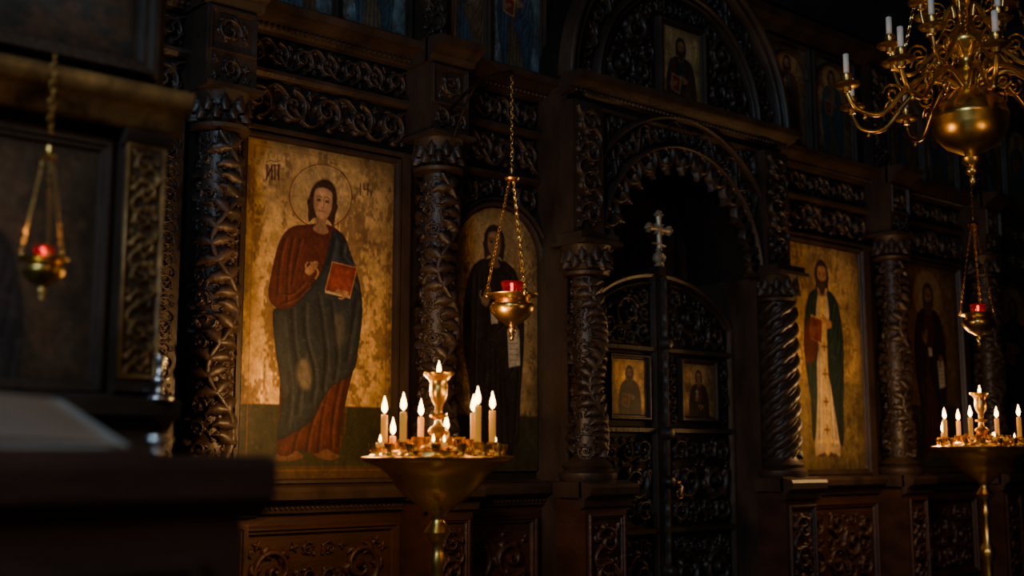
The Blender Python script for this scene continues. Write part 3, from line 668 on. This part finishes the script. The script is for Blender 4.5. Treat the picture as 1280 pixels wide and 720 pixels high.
icon_rect('saint_icon',2.92,3.84,1.235,2.995,-.005,ic)
ic=Icon(4.30,4.94,1.26,2.845,130,310,gold=(.66,.43,.17),seed=9)
ic.fill([(-2,125),(66,125),(66,165),(-2,165)],(.03,.027,.013),sm=False,edge=0,gm=.1,soft=2)
saint(ic,29,12,141,(.018,.013,.011),(.022,.016,.013),hair=(.03,.018,.012),skin=(.22,.115,.055),item='scroll')
glyphs(ic,6,36,6,[[(0,0),(0,1)],[(.5,0),(.5,1)],[(.5,0),(1,0)],[(1,0),(1,1)]],ink_,.5,3.2); glyphs(ic,52,36,6,[[(0,0),(0,1)],[(0,.5),(.8,0)],[(0,.5),(.8,1)]],ink_,.5,4)
for k in range(4): ic.line([(6,46+k*3.2),(10,46+k*3.2)],ink_,.4,.7)
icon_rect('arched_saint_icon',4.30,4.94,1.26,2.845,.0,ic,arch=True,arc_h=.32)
ic=Icon(7.50,8.46,1.235,3.035,170,320,gold=(.66,.43,.17),seed=13)
ic.fill([(-2,112),(98,110),(98,185),(-2,185)],(.05,.04,.02),sm=False,edge=0,gm=.25,soft=4,alpha=.8)
saint(ic,45,17,154,(.40,.30,.18),(.012,.024,.022),hair=(.04,.02,.012),beard=True,halo=False,skin=(.30,.15,.07),item='book',trim=(.42,.29,.12))
ic.fill([(23,66),(18,80),(20,96),(28,98),(36,88),(38,70),(32,62)],(.09,.02,.015),edge=.4,ew=4,alpha=.8)
icon_rect('saint_icon',7.50,8.46,1.235,3.035,.0,ic)
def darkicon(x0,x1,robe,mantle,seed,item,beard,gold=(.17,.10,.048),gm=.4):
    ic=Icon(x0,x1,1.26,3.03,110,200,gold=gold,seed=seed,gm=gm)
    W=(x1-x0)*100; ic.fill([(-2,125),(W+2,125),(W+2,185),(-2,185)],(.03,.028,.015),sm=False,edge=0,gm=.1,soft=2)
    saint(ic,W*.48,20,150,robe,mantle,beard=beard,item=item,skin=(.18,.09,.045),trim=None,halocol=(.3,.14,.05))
    icon_rect('saint_icon',x0,x1,1.26,3.03,.0,ic)
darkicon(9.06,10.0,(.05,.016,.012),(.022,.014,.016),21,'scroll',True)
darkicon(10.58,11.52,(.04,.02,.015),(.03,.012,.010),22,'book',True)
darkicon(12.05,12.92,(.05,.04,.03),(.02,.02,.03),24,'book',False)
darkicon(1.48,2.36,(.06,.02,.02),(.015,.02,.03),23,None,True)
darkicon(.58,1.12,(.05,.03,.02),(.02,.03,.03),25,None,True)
UC=[((.04,.06,.08),(.10,.06,.035)),((.09,.06,.035),(.04,.06,.09)),((.05,.08,.11),(.08,.045,.025)),((.10,.075,.05),(.04,.07,.09))]
for i,(a,b) in enumerate(UP):
    left=b<5.05
    ic=Icon(a,b,3.76,4.58,70,110,gold=(.16,.25,.29) if left else (.26,.18,.095),seed=40+i,gm=.1 if left else .4)
    W=(b-a)*100; r_,m_=UC[i%4]
    saint(ic,W/2,10,90,r_,m_,beard=i%2==0,skin=(.17,.11,.07),item=(None,'book')[i%2],halocol=(.1,.07,.04),halo=not left)
    icon_rect('upper_tier_icon',a,b,3.76,4.58,.01,ic)
def smallicon(name,x0,x1,z0,z1,y,robe,mantle,seed,beard,item,gold=(.66,.42,.16)):
    ic=Icon(x0,x1,z0,z1,80,96,gold=gold,seed=seed,worn=.7)
    W=(x1-x0)*100;H=(z1-z0)*100
    ic.line([(1.2,1.2),(W-1.2,1.2),(W-1.2,H-1.2),(1.2,H-1.2)],(.18,.07,.03),.35,.8,sm=False,closed=True)
    saint(ic,W*.5,H*.13,H*1.75,robe,mantle,beard=beard,item=item,skin=(.24,.12,.055))
    icon_rect(name,x0,x1,z0,z1,y,ic)
smallicon('door_icon',5.57,5.885,1.62,1.98,-.025,(.05,.025,.016),(.025,.018,.016),61,True,'book')
smallicon('door_icon',6.26,6.575,1.62,1.98,-.025,(.06,.018,.014),(.025,.016,.014),62,False,None)
smallicon('pediment_icon',5.86,6.26,3.73,4.26,PY+.016,(.03,.035,.035),(.06,.03,.016),63,True,'book',gold=(.95,.68,.30))
# ==================================================================== LIGHT + FLAMES
def plight(loc,e,r,parent,col=(1,.53,.18)):
    l=bpy.data.lights.new('flame_or_fill_light','POINT'); l.energy=e; l.shadow_soft_size=r; l.color=col
    o=bpy.data.objects.new('flame_or_fill_light',l); o.location=loc; bpy.context.collection.objects.link(o); attach(o,parent)
def flame(m,x,y,z,s=1.0):
    m.lathe([(.0005,0),(.006,.006),(.0088,.014),(.0078,.024),(.004,.038),(.0004,.052)],(x,y,z),10,s*1.35)
RX,RY,FX,FY=.758,-.652,.652,.758
CS=[(-.225,.03,.155),(-.13,-.16,.16),(-.085,.17,.15),(.14,.1,.165),(.165,-.14,.185),(.222,-.05,.17),(.02,.235,.09),(-.2,.14,.07)]
def candle_stand(x,y,sc,energy,seed,drop=()):
    p=empty('candle_stand',(x,y,0)); m=MB(); c=(x,y,0)
    m.lathe([(0,0),(.22,0),(.225,.02),(.20,.04),(.14,.06),(.07,.12),(.045,.2),(.032,.3),(.05,.33),(.05,.35),(.03,.37),(.026,.62),(.045,.65),(.052,.68),(.045,.71),(.026,.74),(.024,.9),(.034,.93),(.024,.96),(.022,1.0),(.04,1.02),(.055,1.045),(.04,1.07),(.026,1.09),(.030,1.11),(.06,1.14),(.10,1.165),(.14,1.195),(.175,1.23),(.20,1.27),(.24,1.305),(.29,1.325),(.312,1.335),(.314,1.345),(.305,1.35),(.29,1.342),(.21,1.338),(.205,1.365),(.20,1.372),(.19,1.365),(.06,1.36),(0,1.36)],c,48,sc)
    m.lathe([(.05,1.36),(.052,1.375),(.022,1.39),(.018,1.42),(.034,1.435),(.045,1.45),(.034,1.465),(.018,1.475),(.015,1.50),(.036,1.508),(.038,1.516),(.016,1.525),(.016,1.555),(.028,1.575),(.036,1.60),(.038,1.63),(.034,1.65),(.045,1.665),(.062,1.682),(.064,1.69),(.05,1.688),(.03,1.675),(0,1.67)],c,28,sc)
    rng=random.Random(seed)
    cup=[(.010,0),(.022,.004),(.024,.01),(.012,.016),(.011,.026),(.019,.032),(.021,.055),(.018,.055),(.015,.035),(0,.034)]
    W_=MB(); Fl=MB(); 
    for k in range(16):
        a=2*pi*k/16+.1; m.lathe(cup,(x+.262*sc*math.cos(a),y+.262*sc*math.sin(a),1.342*sc),10,sc)
    for k in range(11):
        a=2*pi*k/11; m.lathe(cup,(x+.15*sc*math.cos(a),y+.15*sc*math.sin(a),1.362*sc),10,sc)
    for k in range(6):
        a=2*pi*k/6+.3; m.lathe(cup,(x+.09*sc*math.cos(a),y+.09*sc*math.sin(a),1.372*sc),10,sc)
    for i,(la,de,h) in enumerate(CS):
        if i in drop: continue
        px=x+(la*RX+de*FX)*sc; py=y+(la*RY+de*FY)*sc; z0=1.365*sc
        m.lathe(cup,(px,py,z0-.02),12,sc*1.1)
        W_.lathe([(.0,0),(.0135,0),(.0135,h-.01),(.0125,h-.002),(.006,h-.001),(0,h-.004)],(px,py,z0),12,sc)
        W_.tube([(px,py,z0+h*sc-.004),(px+.001,py,z0+h*sc+.010)],.0012,5)
        flame(Fl,px,py,z0+h*sc+.004,sc*1.05)
        plight((px,py,z0+h*sc+.04),energy*.012,.015,p)
    flame(Fl,x,y,1.685*sc,sc*.8); plight((x,y,1.80*sc),energy*.02,.03,p)
    for k in range(14):
        a=rng.uniform(0,2*pi); r=rng.choice((.15,.235,.262)); px=x+r*sc*math.cos(a); py=y+r*sc*math.sin(a)
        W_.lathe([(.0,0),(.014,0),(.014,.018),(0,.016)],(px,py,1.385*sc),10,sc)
        if k%2==0: flame(Fl,px,py,1.405*sc,sc*.42)
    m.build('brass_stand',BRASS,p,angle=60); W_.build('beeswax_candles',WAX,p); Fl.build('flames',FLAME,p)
    for da,dy_,dz_ in ((.20,.50,1.62),(-.20,.52,1.70)):  # added fill lights in mid-air, no flame there, for glow on the screen
        plight((x+da,y+dy_,dz_*sc),energy*.34,.06,p)
    plight((x-.05,y+.12,1.46*sc),energy*.010,.03,p)
candle_stand(3.0,-1.55,1.0,105,3)
candle_stand(7.73,-1.38,1.05,75,5,drop=(4,))
candle_stand(4.6,-5.0,1.0,26,7)  # unseen stand, added as warm fill on portal and doors
# ==================================================================== HANGING LAMPS
def chain(m,A,Bp,link=.022,r=.0022):
    A=np.array(A,float);Bp=np.array(Bp,float); L=np.linalg.norm(Bp-A); n=max(2,int(L/(link*.78))); d=(Bp-A)/L
    u=np.cross(d,[0,1,0]) if abs(d[1])<.9 else np.cross(d,[1,0,0]); u/=np.linalg.norm(u); v=np.cross(d,u)
    t=np.linspace(0,2*pi,9)[:-1]
    for i in range(n):
        c=A+d*L*(i+.5)/n; w=u if i%2 else v
        P=c+np.outer(np.cos(t)*link*.5,d)+np.outer(np.sin(t)*link*.27,w); m.tube(P,r,4,True)
def hanging_lamp(x,y,z,zg,ztop,sc,e,bracket=None):
    p=empty('hanging_oil_lamp',(x,y,z)); m=MB(); c=(x,y,z)
    m.lathe([(0,-.165),(.008,-.16),(.013,-.148),(.006,-.138),(.012,-.128),(.02,-.115),(.012,-.100),(.03,-.09),(.065,-.07),(.092,-.04),(.100,-.015),(.096,0),(.078,.008),(.074,.02),(.10,.03),(.116,.036),(.118,.042),(.10,.042),(.06,.036),(.045,.03),(.045,.012),(0,.01)],c,32,sc)
    for k in range(3):
        a=2*pi*k/3+.35; ex,ey=x+.112*sc*math.cos(a),y+.112*sc*math.sin(a)
        m.lathe([(0,-.02),(.01,-.012),(.012,0),(.006,.012),(0,.02)],(ex,ey,z+.045*sc),8,sc)
        chain(m,(ex,ey,z+.055*sc),(x+.012*math.cos(a),y+.012*math.sin(a),zg),.020*sc+.004,.0017*sc+.0003)
    m.lathe([(.03,0),(.035,.01),(.02,.02),(.01,.035),(.016,.05),(.006,.065),(0,.08)],(x,y,zg-.01),14,sc)
    chain(m,(x,y,zg+.05),(x,y,ztop),.028,.0022)
    if bracket:
        m2=MB(); bx,by=bracket
        P=[(x+(bx-x)*t,y+(by-y)*t,ztop+.02+.06*math.sin(pi*t)) for t in np.linspace(0,1,14)]; m2.tube(P,.009,8)
        P=[(bx+(x-bx)*t*.55,by+(y-by)*t*.55,ztop-.2+.28*math.sin(pi*.5*t)) for t in np.linspace(0,1,12)]; m2.tube(P,.007,8)
        m2.build('wall_bracket',IRON,p)
    m.build('brass_lamp',BRASS,p,angle=60)
    g=MB(); g.lathe([(.0,.012),(.034,.014),(.042,.04),(.044,.07),(.05,.10),(.048,.10),(.042,.07),(.038,.04),(.03,.02),(0,.018)],c,20,sc); g.build('ruby_glass_cup',RGLASS,p)
    f=MB(); flame(f,x,y,z+.055*sc,sc*.6); f.build('flame',FLAME,p)
    plight((x,y,z+.14*sc),e,.01,p,(1,.45,.16))
hanging_lamp(3.87,-1.0,2.10,2.74,3.28,1.12,.6,(4.07,-.22))
hanging_lamp(7.07,-1.75,2.19,2.80,6.58,1.0,.6)
hanging_lamp(1.005,-2.60,1.80,2.08,2.33,.5,.25)
# ==================================================================== CHANDELIER
def chandelier(x,y,z,ph0=0,lit=0):
    p=empty('brass_chandelier',(x,y,z)); m=MB(); c=(x,y,z); W_=MB(); Fl=MB()
    m.lathe([(0,-.33),(.012,-.325),(.02,-.30),(.012,-.285),(.03,-.27),(.035,-.25),(.02,-.235),(.045,-.215),(.05,-.195),(.03,-.18),(.06,-.165),(.12,-.135),(.16,-.09),(.178,-.04),(.182,0),(.186,.01),(.182,.02),(.172,.06),(.145,.10),(.10,.135),(.06,.155),(.045,.18),(.07,.20),(.085,.225),(.07,.25),(.04,.27),(.035,.31),(.06,.34),(.10,.37),(.11,.40),(.09,.43),(.05,.46),(.035,.50),(.03,.56),(.05,.59),(.07,.63),(.07,.66),(.04,.70),(.02,.74),(.02,.84),(.035,.87),(.02,.90),(0,.92)],c,40)
    dish=[(0,-.02),(.015,-.018),(.02,0),(.05,.006),(.058,.014),(.056,.02),(.02,.014),(.018,.03),(.024,.04),(.022,.06),(.016,.06),(0,.05)]
    def tier(n,r,za,zc,ph,tr,ch):
        for k in range(n):
            a=2*pi*k/n+ph; ca,sa=math.cos(a),math.sin(a)
            prof=smooth_poly([(.05,za),(r*.3,za+.06),(r*.52,za-.02),(r*.72,zc-.13),(r*.92,zc-.11),(r,zc-.03)],5,False)
            m.tube([(x+q*ca,y+q*sa,z+h) for q,h in prof],np.linspace(tr*1.3,tr,len(prof)),8)
            t=np.linspace(0,1,16); rad=.055*(1-t*.8); an=t*3.0*pi
            m.tube([(x+(r*.62+rad[i]*math.cos(an[i]))*ca,y+(r*.62+rad[i]*math.cos(an[i]))*sa,z+zc-.03+rad[i]*math.sin(an[i])) for i in range(16)],tr*.6,6)
            m.tube([(x+(r*.34+rad[i]*.8*math.cos(-an[i]+1))*ca,y+(r*.34+rad[i]*.8*math.cos(-an[i]+1))*sa,z+za-.03+rad[i]*.8*math.sin(-an[i]+1)) for i in range(16)],tr*.55,6)
            m.lathe(dish,(x+r*ca,y+r*sa,z+zc),16,1.15)
            m.lathe([(0,-.035),(.01,-.03),(.014,-.02),(.006,-.008),(.004,0)],(x+r*.86*ca,y+r*.86*sa,z+zc-.13),8,1.0)
            W_.lathe([(.0,0),(.0145,0),(.0145,ch),(.009,ch+.004),(0,ch+.002)],(x+r*ca,y+r*sa,z+zc+.05),10,1.0)
            if lit: flame(Fl,x+r*ca,y+r*sa,z+zc+.05+ch+.005,1.0)
    tier(9,.60,.17,.16,.35+ph0,.012,.12); tier(8,.38,.32,.36,.1+ph0,.010,.11); tier(6,.22,.52,.58,.4+ph0,.009,.10)
    for k in range(4):
        a=pi/2*k+.5; chain(m,(x+.3*math.cos(a),y+.3*math.sin(a),z+.34),(x,y,z+1.6),.03,.0028)
    chain(m,(x,y,z+.9),(x,y,6.58),.045,.005)
    m.build('brass_body',BRASS,p,angle=60); W_.build('wax_candles',WAXW,p)
    if lit:
        Fl.build('flames',FLAME,p)
        for k in range(3):
            a=2*pi*k/3; plight((x+.5*math.cos(a),y+.5*math.sin(a),z+.42),lit/3,.15,p,(1,.60,.28))
chandelier(5.45,-2.62,2.99)
chandelier(1.2,-7.4,2.9,.2,lit=85)  # unseen lit chandelier, added behind the camera as warm front fill
# ==================================================================== ICON SHRINE (left)
def shrine():
    p=empty('icon_shrine',(.93,-2.1,0)); m=MB(); g=MB()
    x0,x1,yf,yb=.36,1.45,-2.28,-1.9
    m.box(x0,x1,yf+.04,yb,0,2.9); m.box(x0-.02,x1+.02,yf-.02,yb,0,1.48)
    m.frame(x0+.05,x1-.05,.25,1.35,.06,yf-.02,.04)
    m.mould(x0-.03,x1+.03,yf-.02,[(0,1.42),(.03,1.44),(.07,1.46),(.08,1.50),(0,1.52)])
    for c in (x0+.075,x1-.075):
        m.box(c-.06,c+.06,yf-.03,yf+.05,1.52,2.27)
        g.frame(c-.058,c+.058,1.56,2.22,.012,yf-.03,.015)
        m.mould(c-.068,c+.068,yf-.03,[(0,1.52),(.025,1.525),(.03,1.545),(.0,1.56)]); m.mould(c-.068,c+.068,yf-.03,[(0,2.215),(.02,2.225),(.035,2.25),(.0,2.265)])
        vband(g,c-.045,c+.045,1.575,2.205,flat(yf-.03),5,.022)
    m.frame(x0+.15,x1-.15,1.52,2.23,.035,yf+.04,.03)
    g.mould(x0-.02,x1+.02,yf-.04,[(0,2.26),(.02,2.27),(.03,2.30),(.06,2.32),(.08,2.33),(.09,2.37),(.06,2.38),(0,2.40)])
    m.box(x0-.01,x1+.01,yf-.04,yb,2.26,2.40); m.frame(x0+.03,x1-.03,2.43,2.88,.06,yf+.04,.05); m.mould(x0-.02,x1+.02,yf,[(0,2.86),(.05,2.9),(.08,2.95),(0,2.97)])
    m.build('shrine_case',WOOD,p,angle=35); g.build('gilded_pilasters_and_cornice',GILT,p)
    ic=Icon(x0+.18,x1-.18,1.55,2.2,90,90,gold=(.09,.058,.034),seed=71,gm=.4)
    saint(ic,36,8,110,(.035,.02,.018),(.02,.016,.016),skin=(.14,.07,.035),item=None,halo=False); ic.build('shrine_icon',yf+.035,p)
    ic=Icon(x0+.1,x1-.1,2.49,2.82,90,60,gold=(.04,.036,.032),seed=72,gm=.2)
    ic.ell(30,16,8,9,(.06,.045,.03),edge=.3,alpha=.8); ic.ell(62,16,8,9,(.05,.04,.03),edge=.3,alpha=.8); ic.build('upper_painting',yf+.035,p)
shrine()
p=empty('silver_candlestick',(1.42,-2.34,1.5)); m=MB()
m.lathe([(0,1.50),(.035,1.50),(.035,1.51),(.012,1.52),(.008,1.545),(.02,1.55),(.022,1.56),(.008,1.57),(.012,1.60),(.018,1.62),(.016,1.625),(0,1.62)],(1.42,-2.36,0),16); m.build('silver_body',SILVER,p)
# ==================================================================== LECTERN + BOOK
def lectern():
    p=empty('lectern',(.5,-3.3,0)); m=MB(); x0,x1,yf,yb=-.05,1.03,-3.58,-3.05
    m.box(x0,x1,yf,yb,0,1.30); m.box(x0-.05,x1+.05,yf-.05,yb+.05,0,.12)
    m.mould(x0-.04,x1+.04,yf,[(0,1.24),(.02,1.26),(.045,1.28),(.05,1.33),(.03,1.35),(0,1.352)]); m.box(x0-.04,x1+.04,yf,yb+.03,1.28,1.352)
    m.frame(x0+.08,(x0+x1)/2-.03,.2,1.18,.05,yf,.03); m.frame((x0+x1)/2+.03,x1-.08,.2,1.18,.05,yf,.03)
    V=[(-.02,-3.56,1.352),(.88,-3.56,1.352),(.88,-3.2,1.352),(-.02,-3.2,1.352),(-.02,-3.56,1.358),(.88,-3.56,1.358),(.88,-3.2,1.41),(-.02,-3.2,1.41)]
    m.add(V,[(0,1,2,3),(4,5,6,7),(0,1,5,4),(1,2,6,5),(2,3,7,6),(3,0,4,7)])
    m.build('lectern_body',WOODR,p,angle=35)
    b=empty('open_book',(.4,-3.4,1.4)); k=MB(); n=20
    xs=np.linspace(.02,.84,n); V=[];F=[]
    for y,zz in ((-3.54,1.366),(-3.22,1.455)):
        for x in xs:
            q=abs((x-.43)/.41); V.append((x,y,zz+.014*math.sin(pi*min(1,q*1.0))**.7*(1-.3*q)))
    for y,zz in ((-3.54,1.363),(-3.22,1.414)):
        for x in xs: V.append((x,y,zz))
    for i in range(n-1): F+= [(i,i+1,n+i+1,n+i),(i,i+1,2*n+i+1,2*n+i),(n+i,n+i+1,3*n+i+1,3*n+i)]
    F+= [(n-1,2*n-1,4*n-1,3*n-1),(0,n,3*n,2*n)]
    k.add(V,F); k.build('book_pages',PAPER,b)
lectern()
p=empty('silver_bowl',(.95,-3.4,1.35)); m=MB(); m.lathe([(0,0),(.025,0),(.012,.01),(.012,.02),(.03,.03),(.038,.045),(.036,.045),(.02,.033),(0,.03)],(.95,-3.4,1.353),20,.7); m.build('bowl_body',SILVER,p)
# ==================================================================== WORLD + CAMERA
w=bpy.data.worlds.new('World'); bpy.context.scene.world=w; w.use_nodes=True
w.node_tree.nodes['Background'].inputs[0].default_value=(.02,.03,.05,1); w.node_tree.nodes['Background'].inputs[1].default_value=.3
cam=bpy.data.cameras.new('camera'); co=bpy.data.objects.new('camera',cam); bpy.context.collection.objects.link(co)
co.location=(0,-5.5,1.35); co.rotation_euler=(math.radians(90+7.97),0,math.radians(-40.7)); cam.lens=42.19; cam.sensor_width=36
cam.dof.use_dof=True; cam.dof.focus_distance=6.3; cam.dof.aperture_fstop=1.4; cam.clip_start=.05
bpy.context.scene.camera=co
